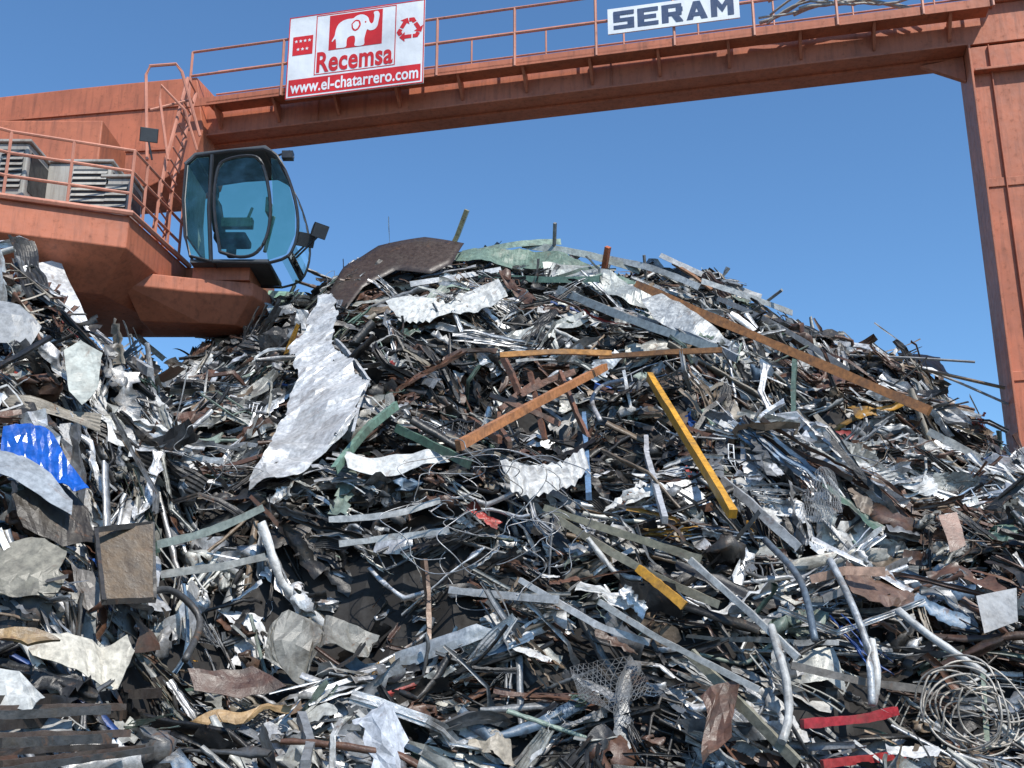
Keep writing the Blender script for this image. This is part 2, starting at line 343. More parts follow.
el=[(.375,.545),(.44,.545),(.445,.60),(.45,.645),(.475,.665),(.50,.655),(.505,.60),(.505,.545),(.565,.545),(.568,.61),(.575,.665),(.585,.715),(.605,.70),(.635,.705),(.655,.74),(.662,.80),(.668,.87),(.655,.91),(.628,.905),(.632,.86),(.628,.80),(.615,.775),(.60,.80),(.59,.85),(.565,.885),(.535,.898),(.505,.885),(.485,.865),(.45,.865),(.41,.85),(.38,.81),(.366,.75),(.36,.69),(.343,.64),(.346,.625),(.366,.655),(.373,.60)]
def em(p): return ((p[0]-.505)*1.06+.5,(p[1]-.545)*1.07+.542)
EP=[Vector((*em(p),0)) for p in el]; EP.append(EP[0]); EP=smooth_line(EP,3)[:-1]
g=Geo(); S.poly([(p.x,p.y) for p in EP],.009,g); g.obj("elephant_emblem",M_WH,sg)
g=Geo(); er=[Vector((*em(p),0)) for p in [(.475,.80),(.50,.84),(.53,.83),(.54,.78),(.525,.73),(.50,.715),(.48,.745),(.475,.80)]]; S.poly([(p.x,p.y) for p in smooth_line(er,3)[:-1]],.012,g)
g.obj("emblem_ear",M_RED,sg)
g=Geo(); S.poly([em(p) for p in [(.483,.795),(.503,.825),(.523,.818),(.53,.78),(.518,.742),(.502,.73),(.489,.752)]],.015,g); g.obj("emblem_ear",M_WH,sg)
g=Geo(); S.rect(.567,.81,.577,.828,.012,g); g.obj("emblem_eye",M_RED,sg)
S.text("Recemsa",.222,.272,.778,.522,.006,M_RED,sg,.026)
S.text("www.el-chatarrero.com",.035,.055,.965,.20,.009,M_WH,sg,.02)
g=Geo(); S.rect(.035,.52,.185,.75,.005,g); g.obj("badge",M_RED,sg)
g=Geo(); asp=(S.s1-S.s0)/(S.z1-S.z0)
for cy_,n_ in ((.69,4),(.59,3)):
    for i in range(n_):
        cx_=.11+(i-(n_-1)/2)*.033; pts=[]
        for k in range(10):
            r=.022 if k%2==0 else .009; a=math.pi/2+k*math.pi/5; pts.append((cx_+r*math.cos(a)/asp,cy_+r*math.sin(a)))
        S.poly(pts,.009,g)
g.obj("badge_stars",M_WH,sg)
g=Geo(); cx,cy=.893,.66
for k in range(3):
    R=Matrix.Rotation(math.radians(120*k),2)
    band=[(.16,-.74),(.16,-.44),(-.34,-.44),(-.34,-.20),(-.74,-.59),(-.34,-.98),(-.34,-.74)]
    side=[(.26,-.74),(.62,-.74),(.80,-.42),(.54,-.27),(.43,-.44),(.26,-.44)]
    for pl in (band,side):
        S.poly([(cx+(R@Vector(p)).x*.15/asp,cy+(R@Vector(p)).y*.15) for p in pl],.005,g)
g.obj("recycling_symbol",M_RED,sg)
s0,zb=on_t(608,31,1.34); s1,zb2=on_t(740,17,1.34); _,zt1=on_t(607,10,1.34); _,zt2=on_t(740,-4,1.34)
S2=Sign(s0,s1,(zb+zb2)/2-.04,(zt1+zt2)/2+.05,1.34)
sg2=empty("maker_sign",tuple(S2.P(.5,0,0)),label="narrow white nameplate sign with navy letters on railing",category="sign")
g=Geo(); g.prism([S2.P(0,0,0),S2.P(1,0,0),S2.P(1,1,0),S2.P(0,1,0)],-BT*.03); g.obj("panel",M_WH,sg2)
def R_(x0,y0,x1,y1): return [(x0,y0),(x1,y0),(x1,y1),(x0,y1)]
LET={'S':[R_(0,0,1,.22),R_(.68,.22,1,.40),R_(0,.40,1,.60),R_(0,.60,.32,.78),R_(0,.78,1,1)],
 'E':[R_(0,0,.32,1),R_(.32,0,1,.22),R_(.32,.39,.9,.61),R_(.32,.78,1,1)],
 'R':[R_(0,0,.32,1),R_(.32,.8,.95,1),R_(.68,.56,1,.80),R_(.32,.36,.95,.57),[(.48,.36),(.80,.36),(1.02,0),(.68,0)]],
 'A':[[(0,0),(.3,0),(.62,1),(.34,1)],[(.38,1),(.66,1),(1,0),(.7,0)],R_(.24,.18,.76,.38)],
 'M':[R_(0,0,.27,1),R_(.73,0,1,1),[(.27,1),(.27,.6),(.5,.2),(.5,.6)],[(.73,1),(.73,.6),(.5,.2),(.5,.6)]]}
for i,ch in enumerate("SERAM"):
    g=Geo(); x0=.045+i*.186; wl=.160 if ch!='M' else .170
    y0,y1=.15,.86
    for si,pl in enumerate(LET[ch]):
        S2.poly([(x0+wl*px,y0+(y1-y0)*py) for px,py in pl],.006+.0012*si,g)
    g.obj("letter",M_NAVY,sg2)

# ------------------------------------------------------------ heap surface
tabA=[(-400,310,19),(-200,310,19),(0,345,19),(100,376,19.5),(170,382,20),(200,354,20),(240,330,20),(280,310,20),(320,294,20),(345,276,20),(380,260,20),(430,252,20),(490,254,20),(540,254,20),(600,261,20),(640,270,20),(700,278,20),(740,296,20),(800,325,19.8),(850,350,19.5),(900,378,19),(940,408,18.5),(962,440,17.8),(985,490,17),(1010,502,16.5),(1100,505,16),(1400,500,16)]
tabB=[(-500,250,13.2),(-100,250,13.2),(0,264,13.2),(40,286,13.2),(70,296,13.2),(100,312,13.2),(125,330,13.2),(140,354,13.2),(155,405,12.8),(185,495,12.2),(230,600,11.5),(300,730,10.5),(380,860,9.5)]
def tab(t):
    P=[at_y(u,v,Y) for u,v,Y in t]; P.sort(key=lambda p:p.x)
    return np.array([p.x for p in P]),np.array([p.y for p in P]),np.array([p.z for p in P])
A_=tab(tabA); B_=tab(tabB)
XS=np.arange(-18,16,.1); YS=np.arange(4,34,.1); XX,YY=np.meshgrid(XS,YS)
def surf(T,base):
    yc=np.interp(XX,T[0],T[1]); zc=np.interp(XX,T[0],T[2]); zc=np.maximum(zc,.05)
    s=np.clip((YY-base)/(yc-base),0,1); f=zc*s**.85
    bk=np.clip((YY-yc)/9,0,1); b=zc*(1-bk**1.2)
    return np.where(YY<yc,f,b)
Z=np.maximum(surf(A_,8.6),surf(B_,6.4))
def samp(G,x,y):
    i=min(max((x-XS[0])/.1,0),len(XS)-2.001); j=min(max((y-YS[0])/.1,0),len(YS)-2.001)
    a,b=int(i),int(j); fx,fy=i-a,j-b
    return (G[b,a]*(1-fx)+G[b,a+1]*fx)*(1-fy)+(G[b+1,a]*(1-fx)+G[b+1,a+1]*fx)*fy
def hit(u,v,pull=0.0):
    d=ray(u,v).normalized(); o=Vector((0,0,CZ)); k=5.5
    while k<40:
        p=o+d*k
        if samp(Z,p.x,p.y)>=p.z: break
        k+=.06
    else:
        return at_y(u,v,19.5)
    return o+d*(k-pull)
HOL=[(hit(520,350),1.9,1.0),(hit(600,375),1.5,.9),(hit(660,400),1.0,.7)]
DENT=[(570,385,1.7,.7,1.6),(500,345,1.4,.5,1.9),(570,335,1.4,.4,1.5),(770,385,1.2,.6,.9),(260,590,1.1,.7,1.1),(230,430,.9,.6,.8),(400,545,1.5,.5,.8),(660,600,1.6,.6,.8),(560,690,1.5,.5,.8),(860,500,1.3,.6,.7),(60,430,.8,.5,.5),(160,640,.6,.5,.8),(920,640,1.,.5,.7),(120,400,.5,.4,.6),(330,520,.9,.4,.7),(450,660,1.3,.4,.8),(750,700,1.,.4,.7)]
DP=[(hit(u,v),rx,ry,dp) for u,v,rx,ry,dp in DENT]
for p,rx,ry,dp in DP: Z-=dp*np.exp(-((XX-p.x)/rx)**2-((YY-p.y)/ry)**2)
NZ=np.zeros_like(Z)
for j in range(len(YS)):
    for i in range(len(XS)):
        x,y=XS[i],YS[j]
        NZ[j,i]=.36*noise.noise((x*.5,y*.7,Z[j,i]*.9))+.26*noise.noise((x*1.1,y*1.5,Z[j,i]*1.8+9))+.16*noise.noise((x*2.2,y*3.0,Z[j,i]*3.5))
NZ-= .10
Z=np.maximum(Z+NZ*np.clip(Z/1.5,0,1)*1.3,0.0)
GY,GX=np.gradient(Z,.1,.1)
st=3
xs=XS[::st]; ys=YS[::st]; vs=[]; fs=[]
for b,y in enumerate(ys):
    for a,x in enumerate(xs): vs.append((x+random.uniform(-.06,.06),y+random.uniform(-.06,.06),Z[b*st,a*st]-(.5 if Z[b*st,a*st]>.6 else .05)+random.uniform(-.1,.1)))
nx=len(xs)
for b in range(len(ys)-1):
    for a in range(nx-1): fs.append([b*nx+a,b*nx+a+1,(b+1)*nx+a+1,(b+1)*nx+a])
me=mesh_from(vs,fs,"scrap_heap")
M_CORE=paint_mat("heap_core",(.022,.019,.017),rough=.8,stain=.6,stain_col=(.01,.009,.008,1))  # near-black base: depth shade between the pieces is put into the colour
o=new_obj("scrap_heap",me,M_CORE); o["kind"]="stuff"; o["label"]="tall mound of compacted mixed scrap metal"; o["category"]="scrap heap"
M_GND=paint_mat("yard_ground",(.13,.115,.1),rough=.9,stain=.5,streak=False)
g=Geo(); g.add([(-2500,-2500,0),(2500,-2500,0),(2500,2500,0),(-2500,2500,0)],[[0,1,2,3]]); o=g.obj("ground",M_GND); o["kind"]="structure"; o["label"]="dusty oily scrapyard ground"

# ------------------------------------------------------------ scrap templates
def path(L,n,kink,nk,curv=.05):
    yaw=pit=0.; P=[np.zeros(3)]; ks=set(rng.integers(1,n,nk).tolist()) if n>1 else set()
    cy,cp=rng.normal(0,curv,2)
    for i in range(n):
        if i in ks: yaw+=rng.normal(0,kink); pit+=rng.normal(0,kink)
        yaw+=cy; pit+=cp
        P.append(P[-1]+L/n*np.array([math.cos(yaw)*math.cos(pit),math.sin(yaw)*math.cos(pit),math.sin(pit)]))
    P=np.array(P); P-=P.mean(0); d=P[-1]-P[0]; a=-math.atan2(d[1],d[0]); c,s=math.cos(a),math.sin(a)
    P=P@np.array([[c,-s,0],[s,c,0],[0,0,1]]).T
    return P
def sweep(P,cs,closed,tw=0.,jit=0.):
    m=len(cs); n=len(P); V=np.zeros((n,m,3)); cs=np.array(cs,float)
    T=np.gradient(P,axis=0); T/=np.linalg.norm(T,axis=1)[:,None]+1e-9
    for i in range(n):
        a=np.cross([0,0,1],T[i]); a/=np.linalg.norm(a)+1e-9; b=np.cross(T[i],a)
        an=tw*i/n; c,s=math.cos(an),math.sin(an)
        y=cs[:,0]*c-cs[:,1]*s; z=cs[:,0]*s+cs[:,1]*c
        k=max(.3,1+rng.normal(0,jit)) if jit else 1
        V[i]=P[i]+np.outer(y*k,a)+np.outer(z/k,b)
    F_=[]
    for i in range(n-1):
        for k in range(m if closed else m-1):
            F_.append([i*m+k,i*m+(k+1)%m,(i+1)*m+(k+1)%m,(i+1)*m+k])
    V=V.reshape(-1,3)
    if jit: V+=rng.normal(0,jit*.03,V.shape)
    return V,np.array(F_)
def crumple(V,amp,freq,k=5):
    D=np.zeros_like(V)
    for _ in range(k):
        f=rng.normal(0,1,3); f/=np.linalg.norm(f); ph=rng.uniform(0,6.28); ax=rng.normal(0,1,3); ax/=np.linalg.norm(ax)
        fr=freq*rng.uniform(.5,1.8)
        D+=np.outer((np.abs(np.sin(V@f*fr+ph))-.6)*amp/rng.uniform(.8,2),ax)
    return V+D
def t_channel():
    L=rng.uniform(.7,2.2); w_=rng.uniform(.02,.07); h=rng.uniform(.012,.045); P=path(L,rng.integers(8,16),.3,rng.integers(1,4),.02)
    k=rng.integers(0,4)
    cs=[[(-w_,h),(-w_,0),(w_,0),(w_,h)],[(-w_,0),(0,0),(0,w_)],[(-w_,-h),(w_,-h),(w_,h),(-w_,h)],[(-w_,0),(-w_*.3,0),(-w_*.3,h),(w_*.3,h),(w_*.3,0),(w_,0)]][k]
    return sweep(P,cs,k==2,rng.normal(0,.9),.2)
def t_prof():
    L=rng.uniform(1.0,2.6); w_=rng.uniform(.025,.06); h=rng.uniform(.012,.03); P=path(L,16,.35,rng.integers(0,3),.004)
    k=rng.integers(0,3)
    cs=[[(-w_,-h),(w_,-h),(w_,h),(w_*.3,h),(w_*.3,h*3),(w_*.15,h*3),(w_*.15,h),(-w_,h)],[(-w_,h*1.6),(-w_,0),(-w_*.2,0),(-w_*.2,h),(w_*.2,h),(w_*.2,0),(w_,0),(w_,h*1.6)],[(-w_,-h),(w_,-h),(w_,h),(-w_,h)]][k]
    return sweep(P,cs,k!=1,rng.normal(0,.3),.12)
def t_fold():
    L=rng.uniform(.5,1.6); w_=rng.uniform(.05,.15); m=rng.integers(4,7); P=path(L,rng.integers(9,15),.2,rng.integers(1,3),.02)
    y=np.linspace(-w_,w_,m)+rng.normal(0,w_*.12,m); z=np.where(np.arange(m)%2==0,0,1)*rng.uniform(.02,.07)+rng.normal(0,.012,m)
    V,F_=sweep(P,list(zip(y,z)),False,rng.normal(0,.5),.22); V=crumple(V,.045,9,5); return V,F_
def t_pipe():
    L=rng.uniform(.7,2.0); r=rng.uniform(.01,.028); P=path(L,16,.4,rng.integers(1,4),.03)
    cs=[(r*math.cos(a),r*math.sin(a)) for a in np.linspace(0,2*math.pi,8)[:-1]]
    return sweep(P,cs,True,0,.1)
def t_sheet():
    a,b=rng.uniform(.35,1.2),rng.uniform(.12,.45); n,m=18,10
    x=np.linspace(-a/2,a/2,n); y=np.linspace(-b/2,b/2,m); X,Y=np.meshgrid(x,y); 
    sh=rng.normal(0,.35); X=X+Y*sh; Y=Y*(1+.25*np.sin(X*rng.uniform(2,6)+rng.uniform(0,6)))
    V=np.stack([X,Y,0*X],-1).reshape(-1,3)
    V=crumple(V,.13,4.5,4); V=crumple(V,.035,12,4)
    c=rng.normal(0,.9); V[:,2]+=c*V[:,0]**2*.3
    F_=[[j*n+i,j*n+i+1,(j+1)*n+i+1,(j+1)*n+i] for j in range(m-1) for i in range(n-1) if not (rng.random()<.12 and (i in(0,n-2) or j in(0,m-2)))]
    return V,np.array(F_)
def t_corr():
    a,b=rng.uniform(.6,1.3),rng.uniform(.2,.35); n=14; rb=rng.integers(5,8); m=rb*4+1
    x=np.linspace(-a/2,a/2,n); y=np.linspace(-b/2,b/2,m); X,Y=np.meshgrid(x,y)
    Zr=.014*np.array([[0,1,1,0][j%4] for j in range(m)])[:,None]*np.ones_like(X)
    V=np.stack([X,Y,Zr],-1).reshape(-1,3); V=crumple(V,.09,5,5); V[:,2]+=rng.normal(0,.4)*V[:,0]**2*.4
    F_=[[j*n+i,j*n+i+1,(j+1)*n+i+1,(j+1)*n+i] for j in range(m-1) for i in range(n-1)]
    return V,np.array(F_)
def t_strip():
    L=rng.uniform(.6,2.2); w_=rng.uniform(.012,.038); P=path(L,16,.35,rng.integers(1,4),.03)
    return sweep(P,[(-w_,0),(w_,.004)],False,rng.normal(0,1.8),.05)
def join(parts):
    V=[];F_=[];o=0
    for v,f in parts: V.append(v); F_.append(f+o); o+=len(v)
    return np.vstack(V),np.vstack(F_)
def t_frame():
    L=rng.uniform(.6,1.5); w_=rng.uniform(.12,.35); r=rng.uniform(.008,.018); parts=[]
    cs=[(-r,-r),(r,-r),(r,r),(-r,r)]
    for sg_ in (-1,1):
        P=np.stack([np.linspace(-L/2,L/2,9),np.full(9,sg_*w_/2),np.zeros(9)],-1); parts.append(sweep(P,cs,True))
    for x in np.linspace(-L/2,L/2,rng.integers(4,12)):
        P=np.stack([np.full(3,x),np.linspace(-w_/2,w_/2,3),np.zeros(3)],-1)
        P[:,0]+=1e-4; v,f=sweep(P,[(-r*.7,-r*.7),(r*.7,-r*.7),(r*.7,r*.7),(-r*.7,r*.7)],True); parts.append((v,f))
    V,F_=join(parts); return crumple(V,.11,3,5),F_
def t_bundle():
    parts=[]; n=rng.integers(5,11); L=rng.uniform(.8,1.8); base=path(L,12,.2,2,.02)
    for i in range(n):
        w_=rng.uniform(.008,.035); P=base*np.array([rng.uniform(.7,1.1),1,1])+np.array([rng.normal(0,.1),rng.normal(0,.07),rng.normal(0,.06)])
        P=P+np.outer(np.linspace(-1,1,len(P)),rng.normal(0,.05,3)*[0,1,1])
        P=P+np.cumsum(rng.normal(0,.008,P.shape),0)*[0,1,1]
        cs=[(-w_,0),(w_,0)] if rng.random()<.5 else [(-w_,w_*.6),(-w_,0),(w_,0),(w_,w_*.6)]
        parts.append(sweep(P,cs,False,rng.normal(0,1.0),.12))
    return join(parts)
def t_lump():
    n,m=14,9; th=np.linspace(0,2*math.pi,n+1)[:-1]; ph=np.linspace(.15,math.pi-.15,m)
    a,b,c=rng.uniform(.2,.5),rng.uniform(.1,.22),rng.uniform(.05,.15)
    V=np.array([[a*math.sin(p)*math.cos(t),b*math.sin(p)*math.sin(t),c*math.cos(p)] for p in ph for t in th])
    V=crumple(V,.14,12,7)
    F_=[[j*n+i,j*n+(i+1)%n,(j+1)*n+(i+1)%n,(j+1)*n+i] for j in range(m-1) for i in range(n)]
    return V,np.array(F_)
def t_wire():
    n=26; P=np.cumsum(rng.normal(0,.05,(n,3)),0); k=np.linspace(0,rng.uniform(2,8),n); R=rng.uniform(.15,.4)
    P=P*.8+np.stack([R*np.cos(k)+k*.06,R*np.sin(k),.05*k],-1); P-=P.mean(0); r=rng.uniform(.004,.008)
    return sweep(P,[(r,0),(-r*.5,r*.86),(-r*.5,-r*.86)],True)
PAL=[((.74,.74,.74),.5,21,"silver aluminium"),((.82,.81,.78),0,13,"dirty white painted"),((.26,.27,.28),.4,14,"dull grey"),((.03,.03,.031),.2,23,"dark blackened"),
     ((.14,.07,.045),0,9,"rust brown"),((.30,.22,.15),0,4,"tan rusty"),((.28,.36,.30),0,2.5,"pale green painted"),((.2,.3,.42),0,1.6,"blue grey painted"),
     ((.5,.5,.46),.2,10,"weathered grey"),((.45,.05,.04),0,.4,"red painted"),((.7,.36,.05),0,.4,"yellow painted"),((.04,.13,.45),0,.3,"blue painted"),((.1,.17,.13),0,1.5,"dark green painted"),((.37,.32,.25),0,4,"dusty beige")]
PW=np.array([p[2] for p in PAL],float); PW/=PW.sum()
LIGHT=[0,1,8]; DARK=[3,4]
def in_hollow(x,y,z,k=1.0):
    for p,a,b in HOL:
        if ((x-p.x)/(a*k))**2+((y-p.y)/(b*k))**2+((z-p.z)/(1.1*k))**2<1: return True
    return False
def pick(x,y,z):
    w_=PW.copy()
    if x>3.5: w_[4]*=2.0; w_[5]*=2
    if z<5: w_[3]*=1.2; w_[4]*=1.2
    if z>8.5: w_[6]*=2.5; w_[12]*=2
    t=noise.noise((x*.42+5,y*.5,z*1.0))*2.4+noise.noise((x*1.2,y*1.2+7,z*2.0))*1.6
    for i in LIGHT: w_[i]*=math.exp(t)
    for i in DARK: w_[i]*=math.exp(-t*.8)
    if in_hollow(x,y,z):  # shade of the hollow put into the colours: fewer light pieces, more dark and rust
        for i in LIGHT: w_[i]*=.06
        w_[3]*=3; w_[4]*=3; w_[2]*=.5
    return rng.choice(len(PAL),p=w_/w_.sum())
def sample_pt(ymin=6.5,ymax=21.5,vis=False):
    while True:
        x=rng.uniform(-12,10.5); y=rng.uniform(ymin,ymax)
        if abs(x)>y*(.5 if vis else .56)+(.3 if vis else 1.6): continue
        z=samp(Z,x,y)
        if z<.3: continue
        if vis and (z-CZ)/y<-.05: continue
        gx,gy=samp(GX,x,y),samp(GY,x,y); ar=math.sqrt(1+gx*gx+gy*gy)
        if gy<-.25 and (vis or rng.random()<.6): continue
        if rng.random()*3.5>ar: continue
        return x,y,z,gx,gy
def orient(x,y,z,gx,gy,pitch=.22,roll=.7):
    n=np.array([-gx,-gy,1.]); n[1]-=.3; n/=np.linalg.norm(n)
    e1=np.cross([0,1,0.],n); e1/=np.linalg.norm(e1); e2=np.cross(n,e1)
    base=0.0; sg_=.28
    if x>1 and z<8.5: base=-.4
    if x>5: base=-.4
    if z>8.3: sg_=.2; base=-.055*x; pitch*=.6
    elif x<-3: base=0.1; sg_=.4
    if z<8.3: base+=1.0*noise.noise((x*.45,y*.45,z*.45))
    a=rng.normal(base,sg_) if rng.random()>.12 else rng.uniform(0,math.pi)
    X=math.cos(a)*e1+math.sin(a)*e2; p=rng.normal(0,pitch); X=X*math.cos(p)+n*math.sin(p)
    Yv=np.cross(n,X); Yv/=np.linalg.norm(Yv); Zv=np.cross(X,Yv)
    r=rng.normal(0,roll); Y2=Yv*math.cos(r)+Zv*math.sin(r); Z2=np.cross(X,Y2)
    return np.stack([X,Y2,Z2],1),n
pool=[t_channel() for _ in range(26)]+[t_prof() for _ in range(10)]+[t_fold() for _ in range(24)]+[t_strip() for _ in range(12)]+[t_sheet() for _ in range(16)]+[t_pipe() for _ in range(3)]+[t_lump() for _ in range(10)]+[t_frame() for _ in range(3)]+[t_wire() for _ in range(4)]+[t_corr() for _ in range(3)]+[t_bundle() for _ in range(12)]
VV=[];FF=[];CC=[];off=0
for _ in range(15500):
    x,y,z,gx,gy=sample_pt(); R,n=orient(x,y,z,gx,gy,.17); V,Fc=pool[rng.integers(len(pool))]
    sc=rng.uniform(.3,.85); d=rng.uniform(-.5,.06)
    P=np.array([x,y,z])+n*d; V2=(V*sc*np.array([1,rng.uniform(.8,1.3),1]))@R.T+P
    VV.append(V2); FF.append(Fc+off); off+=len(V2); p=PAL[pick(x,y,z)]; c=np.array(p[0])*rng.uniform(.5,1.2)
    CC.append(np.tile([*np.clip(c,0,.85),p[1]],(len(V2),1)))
VV=np.vstack(VV).astype(np.float32);FF=np.vstack(FF).astype(np.int32);CC=np.vstack(CC).astype(np.float32)
me=bpy.data.meshes.new("scrap_debris"); me.vertices.add(len(VV)); me.vertices.foreach_set("co",VV.ravel())
me.loops.add(FF.size); me.loops.foreach_set("vertex_index",FF.ravel()); me.polygons.add(len(FF))
me.polygons.foreach_set("loop_start",np.arange(0,FF.size,4,dtype=np.int32)); me.polygons.foreach_set("loop_total",np.full(len(FF),4,dtype=np.int32))
at=me.attributes.new("Col","FLOAT_COLOR","POINT"); at.data.foreach_set("color",CC.ravel()); me.update(calc_edges=True)
o=new_obj("scrap_debris",me,M_ATTR); o["kind"]="stuff"; o["label"]="tangled small scrap metal fragments covering the heap"; o["category"]="scrap metal"
print("debris faces",len(FF))
# ------------------------------------------------------------ notable pieces
KEEP=[]
def prop(o,col,metal,lab,cat):
    o.color=(*col,metal); o["label"]=lab; o["category"]=cat; return o
def beam(name,a,b,wpx,col,lab,cat="metal beam",metal=0,pull=.45,kind='box',bend=0,mat=None,kk=.035):
    p0=hit(*a,pull); p1=hit(*b,pull); dep=((p0+p1)/2).length; w_=wpx*dep/F/2
    n=13; P=[]
    side=Vector((random.uniform(-1,1),-.5,random.uniform(-1,1))).normalized()
    kx=random.uniform(.3,.7); kd=Vector((random.gauss(0,1),random.gauss(0,.5),random.gauss(0,1)))*kk
    for i in range(n):
        f=i/(n-1); P.append(p0.lerp(p1,f)+side*(bend*math.sin(math.pi*f))+kd*(1-abs(f-kx)/max(kx,1-kx)))
    KEEP.extend(P)
    P=np.array([p[:] for p in P])
    t=.008
    if kind=='box': cs=[(-w_*.7,-w_),(w_*.7,-w_),(w_*.7,w_),(-w_*.7,w_)]; cl=True
    elif kind=='pipe': cs=[(w_*math.cos(x),w_*math.sin(x)) for x in np.linspace(0,2*math.pi,11)[:-1]]; cl=True
    else: cs=[(-w_,-w_),(-w_,w_),(w_*.2,w_),(w_*.2,w_-t),(-w_+t,w_-t),(-w_+t,-w_)]; cl=True
    V,Fc=sweep(P,cs,cl,0,.06); fl=[list(f) for f in Fc]; m=len(cs); 
    if kind!='L': fl+= [list(range(m))[::-1],[(n-1)*m+k for k in range(m)]]
    me=recalc(mesh_from(V,fl,name)); o=new_obj(name,me,mat or M_CLEAN)
    if kind=='pipe':
        for q in me.polygons[:-2]: q.use_smooth=True
    return prop(o,col,metal,lab,cat)
def sheet(name,poly,col,lab,cat,metal=0,pull=.4,amp=.08,freq=5,cuts=5,mat=None,thick=.006,wire=0,rib=0,curve=0,up=.9,fine=.02,jag=.012,smooth=False):
    H=[hit(u,v,pull) for u,v in poly]; P=np.array([p[:] for p in H]); c=P.mean(0)
    n=np.linalg.svd(P-c)[2][2]
    if n[1]>0: n=-n
    n=n+np.array([0,-up,up*.33]); n/=np.linalg.norm(n)
    n=Vector(n); c=Vector(c); o0=Vector((0,0,CZ)); pts=[]
    for u,v in poly:
        d=ray(u,v); k=(c-o0).dot(n)/d.dot(n); pts.append(o0+d*k)
    if jag:
        Q=[]
        for i,p in enumerate(pts):
            q=pts[(i+1)%len(pts)]; L=(q-p).length; m=max(1,int(L/.16))
            for k in range(m):
                r=p.lerp(q,k/m)
                if k: r=r+Vector((random.gauss(0,jag),0,random.gauss(0,jag)))
                Q.append(r)
        pts=Q
    bm=bmesh.new(); bv=[bm.verts.new(p) for p in pts]; bm.faces.new(bv)
    bmesh.ops.triangulate(bm,faces=bm.faces[:]); bmesh.ops.subdivide_edges(bm,edges=bm.edges[:],cuts=cuts if not jag else max(2,cuts-2),use_grid_fill=True)
    V=np.array([v.co[:] for v in bm.verts]); V0=V.copy(); KEEP.extend([Vector(x) for x in V0[::15]])
    loc=V-np.array(c); loc=crumple(loc,amp*1.4,freq*.5,4); 
    if fine: loc=crumple(loc,fine,freq*2.2,4)
    if rib:
        ax=Vector(rib[:3]); q=(V0-np.array(c))@np.array(ax); loc+=np.outer(rib[3]*np.sin(q*rib[4]),np.array(n))
    if curve:
        q=(V0-np.array(c))[:,0]; loc-=np.outer(curve*q*q,np.array(n))
    for v,x in zip(bm.verts,loc): v.co=x+np.array(c)
    me=bpy.data.meshes.new(name); bm.to_mesh(me); bm.free()
    if smooth:
        for q in me.polygons: q.use_smooth=True
    o=new_obj(name,me,mat or M_CLEAN)
    if wire:
        m=o.modifiers.new("w","WIREFRAME"); m.thickness=wire; m.use_replace=True
    else:
        m=o.modifiers.new("s","SOLIDIFY"); m.thickness=thick
    return prop(o,col,metal,lab,cat)
YE=(.74,.36,.035)
beam("painted_beam",(650,377),(733,514),9,YE,"bright yellow painted steel beam leaning on the heap",pull=.7)
beam("painted_beam",(638,568),(684,606),8,YE,"short yellow painted beam stuck in the heap",pull=.5)
beam("painted_beam",(457,447),(605,367),8,(.55,.23,.09),"rusty orange beam lying across the scrap",pull=1.1)
beam("painted_beam",(500,355),(612,354),5,(.55,.25,.06),"thin orange horizontal beam near the crest",pull=1.8)
beam("painted_beam",(600,357),(722,351),5,(.3,.14,.05),"thin brown horizontal beam near the crest",pull=1.0)
beam("painted_beam",(638,284),(930,411),8,(.5,.21,.07),"long rusty orange beam running down the slope",pull=1.5)
beam("painted_beam",(332,471),(396,406),8,(.2,.33,.25),"pale green strut leaning on the heap",kind='L',pull=.7)
beam("painted_beam",(396,428),(474,466),8,(.09,.16,.11),"dark green strut leaning on the heap",kind='L',pull=.9)
beam("painted_beam",(584,415),(589,496),7,(.16,.28,.45),"faded blue upright bar in the scrap",pull=1.0)
beam("painted_beam",(795,355),(794,418),6,(.1,.16,.13),"dark green upright bar in the scrap",pull=.9)
beam("painted_beam",(802,724),(896,708),8,(.42,.03,.04),"red painted bar at the foot of the heap",pull=.5)
beam("painted_beam",(822,764),(905,754),7,(.4,.04,.04),"red painted flat bar at the foot of the heap",pull=.5)
beam("steel_pipe",(898,610),(985,674),7,(.6,.6,.58),"pale grey steel pipe on the heap","pipe",kind='pipe')
beam("steel_pipe",(870,640),(872,706),7,(.62,.62,.6),"white short pipe on the lower heap","pipe",kind='pipe',bend=.15)
beam("steel_pipe",(768,625),(782,742),8,(.5,.5,.48),"dirty white curved pipe on the heap","pipe",kind='pipe',bend=.2)
SP="steel_profile"; MP="metal profile"
